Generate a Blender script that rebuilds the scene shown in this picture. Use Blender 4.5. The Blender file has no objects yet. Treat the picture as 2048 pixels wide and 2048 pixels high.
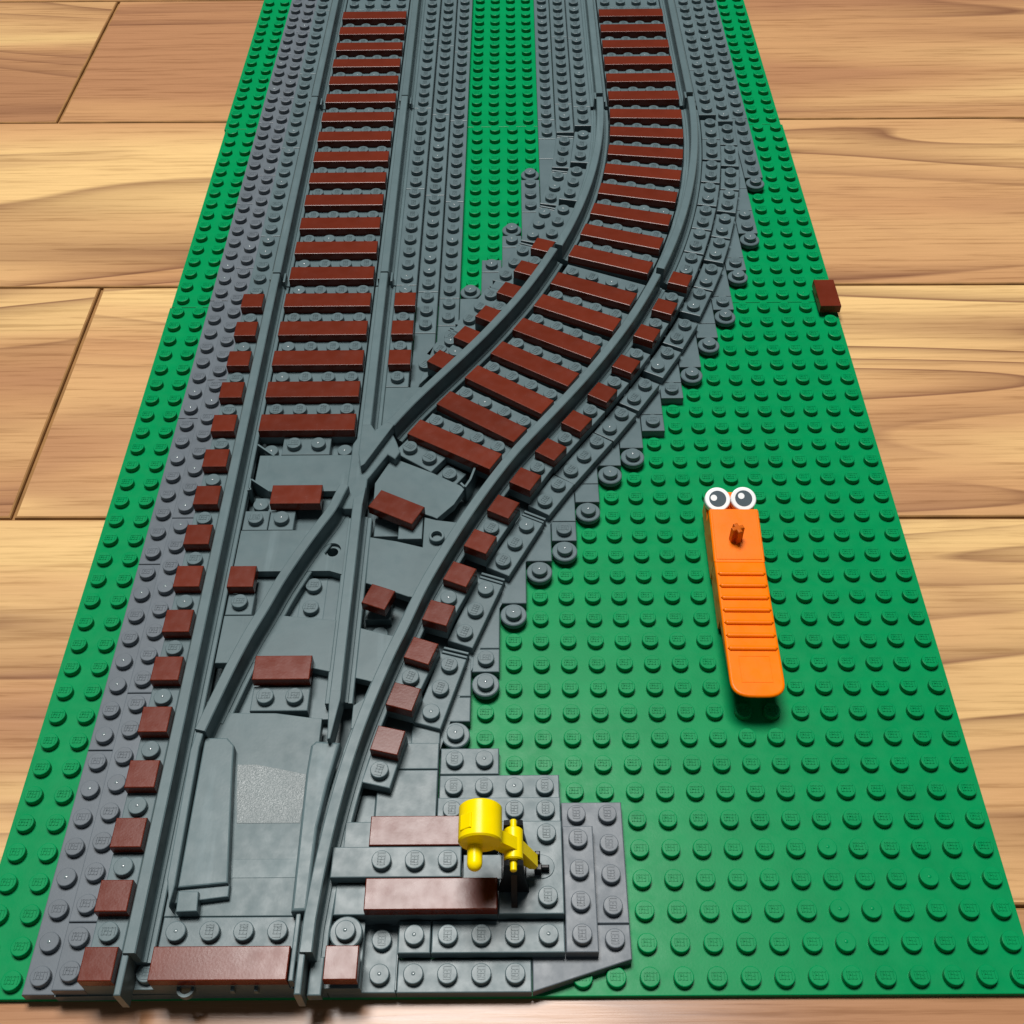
import bpy, bmesh, math, random
import numpy as np
from mathutils import Matrix, Vector
random.seed(7)
S = 0.008                      # one stud pitch in metres; everything below is laid out in studs
C = bpy.context.scene.collection
sc = bpy.context.scene
R = math.radians

# ------------------------------------------------------------------ camera, light, exposure
cam = bpy.data.cameras.new('camera'); co = bpy.data.objects.new('camera', cam); C.objects.link(co)
Rm = [[0.99995474, -0.0028571, -0.00907508], [-0.00807372, -0.75944293, -0.65052383], [-0.00503339, 0.65056765, -0.75943162]]
M3 = Matrix(((Rm[0][0], -Rm[1][0], -Rm[2][0]), (Rm[0][1], -Rm[1][1], -Rm[2][1]), (Rm[0][2], -Rm[1][2], -Rm[2][2])))
co.matrix_world = Matrix.Translation(Vector((16.6816, -10.5667, 34.3418)) * S) @ M3.to_4x4()
cam.sensor_width = 36; cam.lens = 2233.7 / 2048 * 36
cam.clip_start = 0.01; cam.clip_end = 50
sc.camera = co

w = bpy.data.worlds.new('World'); sc.world = w; w.use_nodes = True
bg = w.node_tree.nodes['Background']; bg.inputs[0].default_value = (0.86, 0.93, 1.0, 1); bg.inputs[1].default_value = 0.05

def area(name, loc, target, size, sizey, power, col):
    l = bpy.data.lights.new(name, 'AREA'); l.shape = 'RECTANGLE'; l.size = size; l.size_y = sizey; l.energy = power; l.color = col
    o = bpy.data.objects.new(name, l); C.objects.link(o); o.location = loc
    d = Vector(target) - Vector(loc); o.rotation_euler = d.to_track_quat('-Z', 'Y').to_euler()
    return o
# one wide ceiling lamp of the room, above the track and a little beyond its front
area('ceiling_lamp', (-0.06, 0.88, 2.35), (0.13, 0.18, 0), 0.95, 0.75, 90, (1.0, 0.975, 0.94))
# daylight from a window low behind the photographer: it only catches the near edges
area('window_light', (0.2, -2.3, 1.0), (0.13, 0.1, 0), 1.1, 0.9, 3, (0.9, 0.96, 1.0))

sc.view_settings.view_transform = 'Standard'; sc.view_settings.look = 'None'
sc.view_settings.exposure = 0.0; sc.view_settings.gamma = 1; sc.view_settings.use_curve_mapping = False

# ------------------------------------------------------------------ materials
def mat(name, col, rough=0.3, spec=0.15, grain=0.25, coat=0.0, mottle=0.06, dirt=0.0):
    m = bpy.data.materials.new(name); m.use_nodes = True
    nt = m.node_tree; b = nt.nodes['Principled BSDF']
    tc = nt.nodes.new('ShaderNodeTexCoord')
    n1 = nt.nodes.new('ShaderNodeTexNoise'); n1.inputs['Scale'].default_value = 90; n1.inputs['Detail'].default_value = 4
    mr = nt.nodes.new('ShaderNodeMapRange'); mr.inputs[1].default_value = 0.3; mr.inputs[2].default_value = 0.7
    mr.inputs[3].default_value = 1 - mottle; mr.inputs[4].default_value = 1 + mottle
    oi = nt.nodes.new('ShaderNodeObjectInfo')
    mo = nt.nodes.new('ShaderNodeMapRange'); mo.inputs[3].default_value = 1 - mottle * 0.8; mo.inputs[4].default_value = 1 + mottle * 0.8
    mm = nt.nodes.new('ShaderNodeMath'); mm.operation = 'MULTIPLY'
    mul = nt.nodes.new('ShaderNodeVectorMath'); mul.operation = 'SCALE'; mul.inputs[0].default_value = col
    nt.links.new(tc.outputs['Object'], n1.inputs['Vector']); nt.links.new(n1.outputs['Fac'], mr.inputs[0])
    nt.links.new(oi.outputs['Random'], mo.inputs[0])
    nt.links.new(mr.outputs[0], mm.inputs[0]); nt.links.new(mo.outputs[0], mm.inputs[1])
    nt.links.new(mm.outputs[0], mul.inputs['Scale']); nt.links.new(mul.outputs[0], b.inputs['Base Color'])
    n2 = nt.nodes.new('ShaderNodeTexNoise'); n2.inputs['Scale'].default_value = 260; n2.inputs['Detail'].default_value = 6
    nt.links.new(tc.outputs['Object'], n2.inputs['Vector'])
    rr = nt.nodes.new('ShaderNodeMapRange'); rr.inputs[1].default_value = 0.35; rr.inputs[2].default_value = 0.7
    rr.inputs[3].default_value = rough * 0.85; rr.inputs[4].default_value = rough * 1.2
    nt.links.new(n2.outputs['Fac'], rr.inputs[0]); nt.links.new(rr.outputs[0], b.inputs['Roughness'])
    b.inputs['Specular IOR Level'].default_value = spec
    if dirt:    # faint scuffs and rubbed streaks along the rails
        mp = nt.nodes.new('ShaderNodeMapping'); mp.inputs['Scale'].default_value = (260, 22, 60); mp.inputs['Rotation'].default_value = (0, 0, 0.2)
        ns = nt.nodes.new('ShaderNodeTexNoise'); ns.inputs['Scale'].default_value = 1.0; ns.inputs['Detail'].default_value = 4
        rs = nt.nodes.new('ShaderNodeMapRange'); rs.inputs[1].default_value = 0.6; rs.inputs[2].default_value = 0.72; rs.inputs[4].default_value = dirt
        mx = nt.nodes.new('ShaderNodeMix'); mx.data_type = 'RGBA'; mx.inputs['B'].default_value = (col[0] * 1.7, col[1] * 1.6, col[2] * 1.6, 1)
        nt.links.new(tc.outputs['Object'], mp.inputs['Vector']); nt.links.new(mp.outputs[0], ns.inputs['Vector']); nt.links.new(ns.outputs['Fac'], rs.inputs[0])
        nt.links.new(rs.outputs[0], mx.inputs['Factor']); nt.links.new(mul.outputs[0], mx.inputs['A']); nt.links.new(mx.outputs['Result'], b.inputs['Base Color'])
    if grain:
        bp = nt.nodes.new('ShaderNodeBump'); bp.inputs['Strength'].default_value = grain; bp.inputs['Distance'].default_value = 0.00004
        n3 = nt.nodes.new('ShaderNodeTexNoise'); n3.inputs['Scale'].default_value = 1500 if grain < 0.9 else 2400; n3.inputs['Detail'].default_value = 2
        nt.links.new(tc.outputs['Object'], n3.inputs['Vector']); nt.links.new(n3.outputs['Fac'], bp.inputs['Height'])
        nt.links.new(bp.outputs[0], b.inputs['Normal'])
    if coat: b.inputs['Coat Weight'].default_value = coat; b.inputs['Coat Roughness'].default_value = 0.08
    return m
GREY = mat('dark_grey_plastic', (0.090, 0.130, 0.141), 0.33, spec=0.2)
GATE_GLINT = mat('polished_gate_mark_glint', (0.15, 0.19, 0.20), 0.13, spec=0.7, grain=0)  # same grey plastic, glossier and paler: the nub's highlight is partly painted in
GREYP = mat('dark_grey_plastic_warm', (0.108, 0.128, 0.147), 0.36, spec=0.2)
RAILM = mat('dark_grey_track_plastic', (0.088, 0.130, 0.140), 0.36, spec=0.2, dirt=0.35)
ROUGHG_SHEEN = mat('textured_grey_plastic_sheen', (0.16, 0.19, 0.195), 0.34, spec=0.36, grain=4.5)  # track grey made paler: lamp scatter off the rough texture is painted in
BROWN = mat('reddish_brown_plastic', (0.112, 0.017, 0.007), 0.25, spec=0.22, mottle=0.12)
GREEN = mat('green_plastic', (0.0, 0.225, 0.07), 0.32, spec=0.09)
YELLOW = mat('yellow_plastic', (0.93, 0.70, 0.0), 0.28)
ORANGE = mat('orange_plastic', (0.84, 0.165, 0.0), 0.32, spec=0.12)
DKOR = mat('brown_orange_plastic', (0.50, 0.10, 0.004), 0.2, spec=0.5)
BLACK = mat('black_plastic', (0.009, 0.010, 0.012), 0.3)
WHITE = mat('white_print', (0.86, 0.88, 0.88), 0.25, grain=0)
SLATE = mat('slate_print', (0.075, 0.10, 0.115), 0.28, grain=0)

def wood_material():
    m = bpy.data.materials.new('wood_planks'); m.use_nodes = True
    nt = m.node_tree; L = nt.links.new; N = nt.nodes.new; b = nt.nodes['Principled BSDF']
    tc = N('ShaderNodeTexCoord'); at = N('ShaderNodeAttribute'); at.attribute_name = 'plank'
    off = N('ShaderNodeVectorMath'); off.operation = 'ADD'
    sc3 = N('ShaderNodeVectorMath'); sc3.operation = 'MULTIPLY'; sc3.inputs[1].default_value = (1.7, 2.9, 5.3)
    cmb = N('ShaderNodeCombineXYZ')
    for i in range(3): L(at.outputs['Fac'], cmb.inputs[i])
    L(cmb.outputs[0], sc3.inputs[0]); L(tc.outputs['Object'], off.inputs[0]); L(sc3.outputs[0], off.inputs[1])
    def stretched(sx, sy, scale, detail, dist, rough=0.55):
        mp = N('ShaderNodeMapping'); mp.inputs['Scale'].default_value = (sx, sy, 1)
        n = N('ShaderNodeTexNoise'); n.inputs['Scale'].default_value = scale; n.inputs['Detail'].default_value = detail
        n.inputs['Distortion'].default_value = dist; n.inputs['Roughness'].default_value = rough
        L(off.outputs[0], mp.inputs['Vector']); L(mp.outputs[0], n.inputs['Vector']); return n
    def ramp(src, stops):
        r = N('ShaderNodeValToRGB'); e = r.color_ramp.elements
        while len(e) < len(stops): e.new(0.5)
        for el, (p, c) in zip(e, stops): el.position = p; el.color = (*c, 1)
        L(src, r.inputs[0]); return r
    def mix(a, bb, fac, mode='MIX'):
        x = N('ShaderNodeMix'); x.data_type = 'RGBA'; x.blend_type = mode
        L(a, x.inputs['A']); L(bb, x.inputs['B'])
        if isinstance(fac, float): x.inputs['Factor'].default_value = fac
        else: L(fac, x.inputs['Factor'])
        return x.outputs['Result']
    # broad heartwood / sapwood bands that run along the planks
    broad = stretched(1.5, 13, 1.0, 1.5, 0.7)
    base = ramp(broad.outputs['Fac'], [(0.36, (0.38, 0.19, 0.094)), (0.45, (0.47, 0.255, 0.118)), (0.53, (0.56, 0.335, 0.152)), (0.61, (0.67, 0.445, 0.195))])
    # dark winding growth lines
    lines = stretched(1.3, 13, 1.0, 1.2, 0.55, 0.45)
    wv = N('ShaderNodeMath'); wv.operation = 'MULTIPLY'; wv.inputs[1].default_value = 15.0; L(lines.outputs['Fac'], wv.inputs[0])
    fr = N('ShaderNodeMath'); fr.operation = 'FRACT'; L(wv.outputs[0], fr.inputs[0])
    lr = ramp(fr.outputs[0], [(0.0, (0, 0, 0)), (0.06, (1, 1, 1)), (0.16, (0.55, 0.55, 0.55)), (0.55, (0.08, 0.08, 0.08)), (1.0, (0, 0, 0))])
    where = stretched(2.6, 11, 1.0, 2, 0.8); wr = ramp(where.outputs['Fac'], [(0.42, (0.05, 0.05, 0.05)), (0.58, (0.9, 0.9, 0.9))])
    lf = N('ShaderNodeMath'); lf.operation = 'MULTIPLY'; L(lr.outputs[0], lf.inputs[0]); L(wr.outputs[0], lf.inputs[1])
    dk = N('ShaderNodeRGB'); dk.outputs[0].default_value = (0.175, 0.075, 0.04, 1)
    col = mix(base.outputs[0], dk.outputs[0], lf.outputs[0])
    # smoky patches
    smo = stretched(4.0, 14, 1.0, 3, 0.9); sr = ramp(smo.outputs['Fac'], [(0.56, (0, 0, 0)), (0.74, (0.75, 0.75, 0.75))])
    pk = N('ShaderNodeRGB'); pk.outputs[0].default_value = (0.30, 0.145, 0.078, 1)
    col = mix(col, pk.outputs[0], sr.outputs[0])
    # fine pores
    fine = stretched(22, 620, 1.0, 4, 0.2, 0.62); frp = ramp(fine.outputs['Fac'], [(0.34, (0.66, 0.60, 0.56)), (0.47, (0.95, 0.94, 0.93)), (0.6, (1.03, 1.02, 1.01))])
    col = mix(col, frp.outputs[0], 0.75, 'MULTIPLY')
    pv = N('ShaderNodeMath'); pv.operation = 'SINE'; pm = N('ShaderNodeMath'); pm.operation = 'MULTIPLY'; pm.inputs[1].default_value = 37.7
    L(at.outputs['Fac'], pm.inputs[0]); L(pm.outputs[0], pv.inputs[0])
    pr = N('ShaderNodeMapRange'); pr.inputs[1].default_value = -1; pr.inputs[2].default_value = 1; pr.inputs[3].default_value = 0.93; pr.inputs[4].default_value = 1.05
    L(pv.outputs[0], pr.inputs[0])
    scl = N('ShaderNodeVectorMath'); scl.operation = 'SCALE'; L(col, scl.inputs[0]); L(pr.outputs[0], scl.inputs['Scale'])
    L(scl.outputs[0], b.inputs['Base Color'])
    rr = N('ShaderNodeMapRange'); rr.inputs[1].default_value = 0.3; rr.inputs[2].default_value = 0.7; rr.inputs[3].default_value = 0.20; rr.inputs[4].default_value = 0.30
    L(fine.outputs['Fac'], rr.inputs[0]); L(rr.outputs[0], b.inputs['Roughness'])
    bp = N('ShaderNodeBump'); bp.inputs['Strength'].default_value = 0.22; bp.inputs['Distance'].default_value = 0.0002
    L(fine.outputs['Fac'], bp.inputs['Height']); L(bp.outputs[0], b.inputs['Normal'])
    b.inputs['Specular IOR Level'].default_value = 0.28
    return m
WOOD = wood_material()
GROOVE = mat('plank_groove', (0.26, 0.135, 0.05), 0.75, spec=0.1, mottle=0.2)

# ------------------------------------------------------------------ mesh helpers (stud units in, metres out)
class MB:
    def __init__(self): self.v = []; self.f = []
    def add(self, vs, fs):
        k = len(self.v); self.v += [tuple(p) for p in vs]; self.f += [tuple(k + i for i in f) for f in fs]
    def mesh(self, name, m, smooth=False):
        me = bpy.data.meshes.new(name); me.from_pydata([(x * S, y * S, z * S) for x, y, z in self.v], [], self.f)
        if m: me.materials.append(m)
        if smooth: me.polygons.foreach_set('use_smooth', [True] * len(me.polygons))
        bm = bmesh.new(); bm.from_mesh(me); bmesh.ops.recalc_face_normals(bm, faces=bm.faces); bm.to_mesh(me); bm.free()
        me.update(); return me
def inset(poly, d):
    n = len(poly); out = []
    for i in range(n):
        a, b, c = Vector(poly[i - 1]), Vector(poly[i]), Vector(poly[(i + 1) % n])
        e1 = (b - a).normalized(); e2 = (c - b).normalized()
        n1 = Vector((-e1.y, e1.x)); n2 = Vector((-e2.y, e2.x))
        bis = n1 + n2
        if bis.length < 1e-6: bis = n1.copy()
        bis.normalize(); k = d / max(0.35, bis.dot(n1)); p = b + bis * k; out.append((p.x, p.y))
    return out
def ccw(p):
    a = sum(p[i - 1][0] * p[i][1] - p[i][0] * p[i - 1][1] for i in range(len(p)))
    return list(p) if a > 0 else list(reversed(p))
def prism(mb, poly, z0, z1, bev=0.035, bottom=True, segs=2):
    poly = ccw(poly); n = len(poly); rings = [[(x, y, z0) for x, y in poly]]
    if bev > 0:
        for k in range(segs + 1):
            t = k / segs * math.pi / 2; d = bev * (1 - math.cos(t)); z = z1 - bev + bev * math.sin(t)
            rings.append([(x, y, z) for x, y in inset(poly, d)])
    else: rings.append([(x, y, z1) for x, y in poly])
    vs = [p for r in rings for p in r]; fs = []
    for r in range(len(rings) - 1):
        for i in range(n):
            j = (i + 1) % n; fs.append((r * n + i, r * n + j, (r + 1) * n + j, (r + 1) * n + i))
    fs.append(tuple((len(rings) - 1) * n + i for i in range(n)))
    if bottom: fs.append(tuple(reversed(range(n))))
    mb.add(vs, fs)
def rect(x0, x1, y0, y1): return [(x0, y0), (x1, y0), (x1, y1), (x0, y1)]
def lathe(mb, prof, n=24, cx=0, cy=0, cap_top=True, cap_bot=False):
    vs = []; fs = []; k = len(prof)
    for i in range(n):
        a = 2 * math.pi * i / n
        for r, z in prof: vs.append((cx + r * math.cos(a), cy + r * math.sin(a), z))
    for i in range(n):
        j = (i + 1) % n
        for q in range(k - 1): fs.append((i * k + q, j * k + q, j * k + q + 1, i * k + q + 1))
    if cap_top: fs.append(tuple(i * k + k - 1 for i in range(n)))
    if cap_bot: fs.append(tuple(reversed([i * k for i in range(n)])))
    mb.add(vs, fs)
def cyl_y(mb, cx, cz, r, y0, y1, n=28, bev=0.04, round_near=False):
    # cylinder lying along y, near end at y0
    prof = [(r, y1 - bev), (r - bev, y1)]
    if round_near: near = [(r * math.sin(t), y0 + r - r * math.cos(t)) for t in [math.pi / 2 * q / 6 for q in range(1, 7)]]
    else: near = [(r - bev, y0), (r, y0 + bev)]
    prof = near + prof; k = len(prof); vs = []; fs = []
    for i in range(n):
        a = 2 * math.pi * i / n
        for rr, y in prof: vs.append((cx + rr * math.cos(a), y, cz + rr * math.sin(a)))
    for i in range(n):
        j = (i + 1) % n
        for q in range(k - 1): fs.append((i * k + q, i * k + q + 1, j * k + q + 1, j * k + q))
    fs.append(tuple(i * k for i in range(n))); fs.append(tuple(reversed([i * k + k - 1 for i in range(n)])))
    mb.add(vs, fs)
def xform(mb, fn): mb.v = [fn(*p) for p in mb.v]

def link(name, me, parent=None, loc=(0, 0, 0), rot=0, label=None, cat=None, group=None, kind=None):
    o = bpy.data.objects.new(name, me); C.objects.link(o)
    o.location = (loc[0] * S, loc[1] * S, loc[2] * S); o.rotation_euler = (0, 0, rot)
    if parent is not None: o.parent = parent
    if label: o['label'] = label
    if cat: o['category'] = cat
    if group: o['group'] = group
    if kind: o['kind'] = kind
    return o

# ------------------------------------------------------------------ studs with raised lettering
SH, SR = 0.21, 0.30
def bar(mb, x0, y0, x1, y1, wd=0.034, z0=SH - 0.004, z1=SH + 0.013):
    d = Vector((x1 - x0, y1 - y0)); L = d.length; d /= L; nx, ny = -d.y * wd / 2, d.x * wd / 2
    x0 -= d.x * wd / 2; y0 -= d.y * wd / 2; x1 += d.x * wd / 2; y1 += d.y * wd / 2
    p = [(x0 - nx, y0 - ny), (x1 - nx, y1 - ny), (x1 + nx, y1 + ny), (x0 + nx, y0 + ny)]
    i = inset(p, wd * 0.22)
    vs = [(a, b, z0) for a, b in p] + [(a, b, z1) for a, b in i]
    mb.add(vs, [(0, 1, 5, 4), (1, 2, 6, 5), (2, 3, 7, 6), (3, 0, 4, 7), (4, 5, 6, 7)])
GL = {'L': [(0, 1, 0, 0), (0, 0, .75, 0)], 'E': [(0, 0, 0, 1), (0, 1, .75, 1), (0, .5, .6, .5), (0, 0, .75, 0)],
      'G': [(.8, .95, .1, 1), (.1, 1, 0, .5), (0, .5, .1, 0), (.1, 0, .8, 0), (.8, 0, .8, .45), (.8, .45, .45, .45)],
      'O': [(.1, 0, .7, 0), (.7, 0, .8, .5), (.8, .5, .7, 1), (.7, 1, .1, 1), (.1, 1, 0, .5), (0, .5, .1, 0)]}
def stud_mb(turn=0, letters=True, gate=False, n=22, base=-0.01):
    mb = MB(); b = 0.028
    lathe(mb, [(SR, base), (SR, SH - b), (SR - b * 0.3, SH - b * 0.3), (SR - b, SH)], n)
    if letters:
        t = MB(); hw, hh = 0.205, 0.105; cw = 2 * hw / 4
        for k, ch in enumerate('LEGO'):
            for (a, b2, c, d) in GL[ch]:
                bar(t, -hw + k * cw + a * cw * 0.86, -hh + b2 * 2 * hh, -hw + k * cw + c * cw * 0.86, -hh + d * 2 * hh)
        ca, sa = math.cos(turn), math.sin(turn)
        xform(t, lambda x, y, z: (x * ca - y * sa, x * sa + y * ca, z)); mb.add(t.v, t.f)
    if gate:   # little moulding nub in the middle
        pass
    return mb
_sm = {}
def stud_mesh(m, turn, gate):
    key = (m.name, turn, gate)
    if key not in _sm:
        mb = stud_mb(R(turn), not gate, False); k = len(mb.f)
        if gate:    # a smooth little moulding nub in the middle of some studs
            lathe(mb, [(0.07, SH - .02), (0.062, SH + .001), (0.05, SH + 0.008), (0.03, SH + 0.014), (0.004, SH + 0.016)], 12, cap_bot=True)
        me = mb.mesh('stud', m)
        me.materials.append(GATE_GLINT if m is not GREEN else m)
        for p in me.polygons[k:]: p.use_smooth = True; p.material_index = 1
        _sm[key] = me
    return _sm[key]

# ------------------------------------------------------------------ plates and tiles
GAP = 0.014
_pm = {}
def box_mesh(lx, ly, h, m, name, bev=0.035):
    key = (round(lx, 3), round(ly, 3), h, m.name, bev)
    if key not in _pm:
        mb = MB(); prism(mb, rect(-lx / 2 + GAP, lx / 2 - GAP, -ly / 2 + GAP, ly / 2 - GAP), 0, h, bev); _pm[key] = mb.mesh(name, m)
    return _pm[key]
def add_studs(root, pts, h, m=GREY, turn=90, gate_p=0.16):
    for (u, v) in pts: link('stud', stud_mesh(m, turn, random.random() < gate_p), root, (u, v, h))
def plate(name, label, cx, cy, lx, ly, ztop, rot=0, studs=(), m=GREY, group=None, h=0.4, turn=90, cat='plate', gate_p=0.16):
    o = link(name, box_mesh(lx, ly, h - 0.002, m, name), None, (cx, cy, ztop - h), rot, label, cat, group)
    add_studs(o, studs, h - 0.002, m, turn, gate_p); return o
ORD = ['first', 'second', 'third', 'fourth', 'fifth', 'sixth', 'seventh', 'eighth', 'ninth', 'tenth', 'eleventh', 'twelfth', 'thirteenth',
       'fourteenth', 'fifteenth', 'sixteenth', 'seventeenth', 'eighteenth', 'nineteenth', 'twentieth', 'twenty-first', 'twenty-second', 'twenty-third', 'twenty-fourth', 'twenty-fifth']
NW = ['', 'one', 'two', 'three', 'four', 'five', 'six', 'seven', 'eight', 'nine', 'ten']
def brown(label, cx, cy, lx, ly=1, ztop=1.6, rot=0, group=None):
    return link('sleeper_tile', box_mesh(lx, ly, 0.4, BROWN, 'sleeper_tile', 0.03), None, (cx, cy, ztop - 0.4), rot, label, 'tile', group)

# ------------------------------------------------------------------ floor (setting): wooden planks with bevelled joints
def floor():
    mb = MB(); ids = []
    tilt = R(-0.5); ca, sa = math.cos(tilt), math.sin(tilt)
    seams = [-43.5, -28.1, -12.6, 2.98, 18.86, 33.86, 49.2, 64.6, 80, 95.4, 110.8, 126.2]
    ends = {2: [-52, 96], 3: [-44, 60], 4: [-4.1, 88], 5: [-60, 62], 6: [-10.5, 92], 7: [-36, 66]}
    pid = 0; zt = -0.205; gv = []
    for r in range(len(seams) - 1):
        xs = [-140] + ends.get(r, [-70 + 29 * (r % 4), 55 + 23 * (r % 3)]) + [180]
        for a, b in zip(xs[:-1], xs[1:]):
            n0 = len(mb.f); g = 0.11
            p = rect(a + g * 0.75, b - g * 0.75, seams[r] + g * 0.3, seams[r + 1] - g * 0.3)
            prism(mb, p, zt - 0.55, zt, 0.09, bottom=False, segs=2)
            ids += [pid * 0.6180339 % 1.0 + pid] * (len(mb.f) - n0); gv += [1] * (len(mb.f) - n0 - 1) + [0]; pid += 1
    n0 = len(mb.f)
    xform(mb, lambda x, y, z: (x * ca - y * sa, x * sa + y * ca, z))
    me = mb.mesh('floor', WOOD); me.materials.append(GROOVE)
    me.polygons.foreach_set('material_index', gv)
    a = me.attributes.new('plank', 'FLOAT', 'FACE'); a.data.foreach_set('value', ids)
    g = MB(); g.add([(-150, -60, zt - 0.2), (190, -60, zt - 0.2), (190, 140, zt - 0.2), (-150, 140, zt - 0.2)], [(0, 1, 2, 3)])
    fl = link('floor', me, kind='structure')
    link('floor_joint', g.mesh('floor_joint', GROOVE), fl)
floor()

# ------------------------------------------------------------------ track geometry
def catmull(pts, n=10):
    P = [Vector(p) for p in pts]; P = [2 * P[0] - P[1]] + P + [2 * P[-1] - P[-2]]; out = []
    for i in range(1, len(P) - 2):
        for k in range(n):
            t = k / n; a, b, c, d = P[i - 1], P[i], P[i + 1], P[i + 2]
            out.append(0.5 * ((2 * b) + (c - a) * t + (2 * a - 5 * b + 4 * c - d) * t * t + (3 * b - a - 3 * c + d) * t ** 3))
    out.append(P[-2]); return out
def smooth(pts, k=6):
    for _ in range(k):
        pts = [pts[0]] + [(pts[i - 1] + 2 * pts[i] + pts[i + 1]) / 4 for i in range(1, len(pts) - 1)] + [pts[-1]]
    return pts
DIV = smooth(catmull([(8, 0.03), (8.0, 1.2), (8.14, 3.42), (8.48, 6.07), (9.02, 8.73), (9.8, 11.41), (10.28, 12.76), (11.0, 14.89), (12.55, 18.3),
                      (14.12, 21.18), (15.2, 22.8), (16.33, 24.4), (17.44, 26.03), (18.48, 27.72), (19.45, 29.45), (20.28, 31.15), (20.955, 32.69)]), 12)
ARC = [Vector((-16 + 40 * math.cos(a), 48 + 40 * math.sin(a))) for a in [R(-22.5 + 22.5 * i / 40) for i in range(41)]]
def normals(P):
    N = []
    for i in range(len(P)):
        d = (P[min(i + 1, len(P) - 1)] - P[max(i - 1, 0)]).normalized(); N.append(Vector((d.y, -d.x)))
    return N
def offset(P, d): return [p + n * d for p, n in zip(P, normals(P))]
def heading(x, y, P=None):
    P = P or (DIV + ARC[1:]); q = Vector((x, y)); i = min(range(len(P)), key=lambda k: (P[k] - q).length_squared)
    d = P[min(i + 1, len(P) - 1)] - P[max(i - 1, 0)]; return math.atan2(d.x, d.y)     # clockwise from +y
PROF = [(-.48, .82), (-.48, 1.15), (-.45, 1.18), (-.33, 1.18), (-.31, 1.23), (-.225, 1.23), (-.19, 1.30), (-.19, 1.86), (-.19, 1.965), (-.155, 2.0),
        (.155, 2.0), (.19, 1.965), (.19, 1.86), (.19, 1.30), (.225, 1.23), (.31, 1.23), (.33, 1.18), (.45, 1.18), (.48, 1.15), (.48, .82)]
HEAD = PROF[5:15]
def sweep(mb, P, prof=PROF):
    N = normals(P); k = len(prof); vs = []; fs = []
    for p, n in zip(P, N):
        for o, z in prof: q = p + n * o; vs.append((q.x, q.y, z))
    for i in range(len(P) - 1):
        for j in range(k):
            a, b = i * k + j, i * k + (j + 1) % k; fs.append((a, b, b + k, a + k))
    fs.append(tuple(reversed(range(k)))); fs.append(tuple((len(P) - 1) * k + j for j in range(k)))
    mb.add(vs, fs)
def rail(parent, P, name='rail', prof=PROF, extra=None):
    mb = MB(); sweep(mb, P, prof)
    if extra:
        for poly, z0, z1, bv in extra: prism(mb, poly, z0, z1, bv)
    return link(name, mb.mesh(name, RAILM), parent)
def V2(*a): return [Vector(p) for p in a]
def empty(name, label, cat, loc, group=None):
    o = bpy.data.objects.new(name, None); C.objects.link(o); o.empty_display_size = 0.01
    o.location = Vector(loc) * S; o['label'] = label; o['category'] = cat
    if group: o['group'] = group
    return o
def sleeper(parent, cx, cy, rot=0, wd=4.0, dp=2.0, notch=True, z=1.2, studs=(-1.5, -.5, .5, 1.5), sv=0.5):
    mb = MB(); h = wd / 2 - GAP; a = dp / 2 - GAP
    p = [(-h, -a), (-.17, -a), (-.17, -a + .16), (.17, -a + .16), (.17, -a), (h, -a), (h, a), (-h, a)] if notch else rect(-h, h, -a, a)
    prism(mb, p, z - .4, z, 0.03)
    o = link('sleeper', mb.mesh('sleeper', GREY), parent, (cx, cy, 0), rot)
    for u in studs: link('stud', stud_mesh(GREY, 90, random.random() < .12), o, (u, sv, z))
    return o

# ------------------------------------------------------------------ baseplates
covered = []        # footprints that hide baseplate studs
def hidden(x, y):
    for (a, b, c, d) in covered:
        if a < x < b and c < y < d: return True
    if 2 < x < (14 if y > 32 else 13): return True
    q = Vector((x, y))
    if y < 48 and min((p - q).length for p in DIVALL) < 4.9: return True
    if y >= 46 and 18 < x < 30: return True
    return False
DIVALL = DIV + ARC
def baseplate(label, y0, ny, x0=0.0, individually=100):
    mb = MB(); prism(mb, rect(0.0, 32, 0.012, ny - 0.012), -0.2, 0, 0.03)
    o = link('baseplate', mb.mesh('baseplate', GREEN), None, (x0, y0, 0), 0, label, 'baseplate', 'green baseplates joined end to end')
    pts = [(i + .5, j + .5) for j in range(ny) for i in range(32) if not hidden(i + .5, y0 + j + .5)]
    for (x, y) in pts[:individually]: link('stud', stud_mesh(GREEN, 180, random.random() < .05), o, (x, y, 0))
    rest = pts[individually:]
    if rest:
        sb = stud_mb(math.pi, y0 < 20, False, 18); V = np.array(sb.v); n = len(V)
        T = np.array([(x, y, 0) for x, y in rest]); A = (T[:, None, :] + V[None]).reshape(-1, 3) * S
        F = [tuple(i + k * n for i in f) for k in range(len(rest)) for f in sb.f]
        me = bpy.data.meshes.new('studs'); me.from_pydata(A.tolist(), [], F); me.materials.append(GREEN); me.update()
        link('studs', me, o, kind='stuff')
    return o

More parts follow.
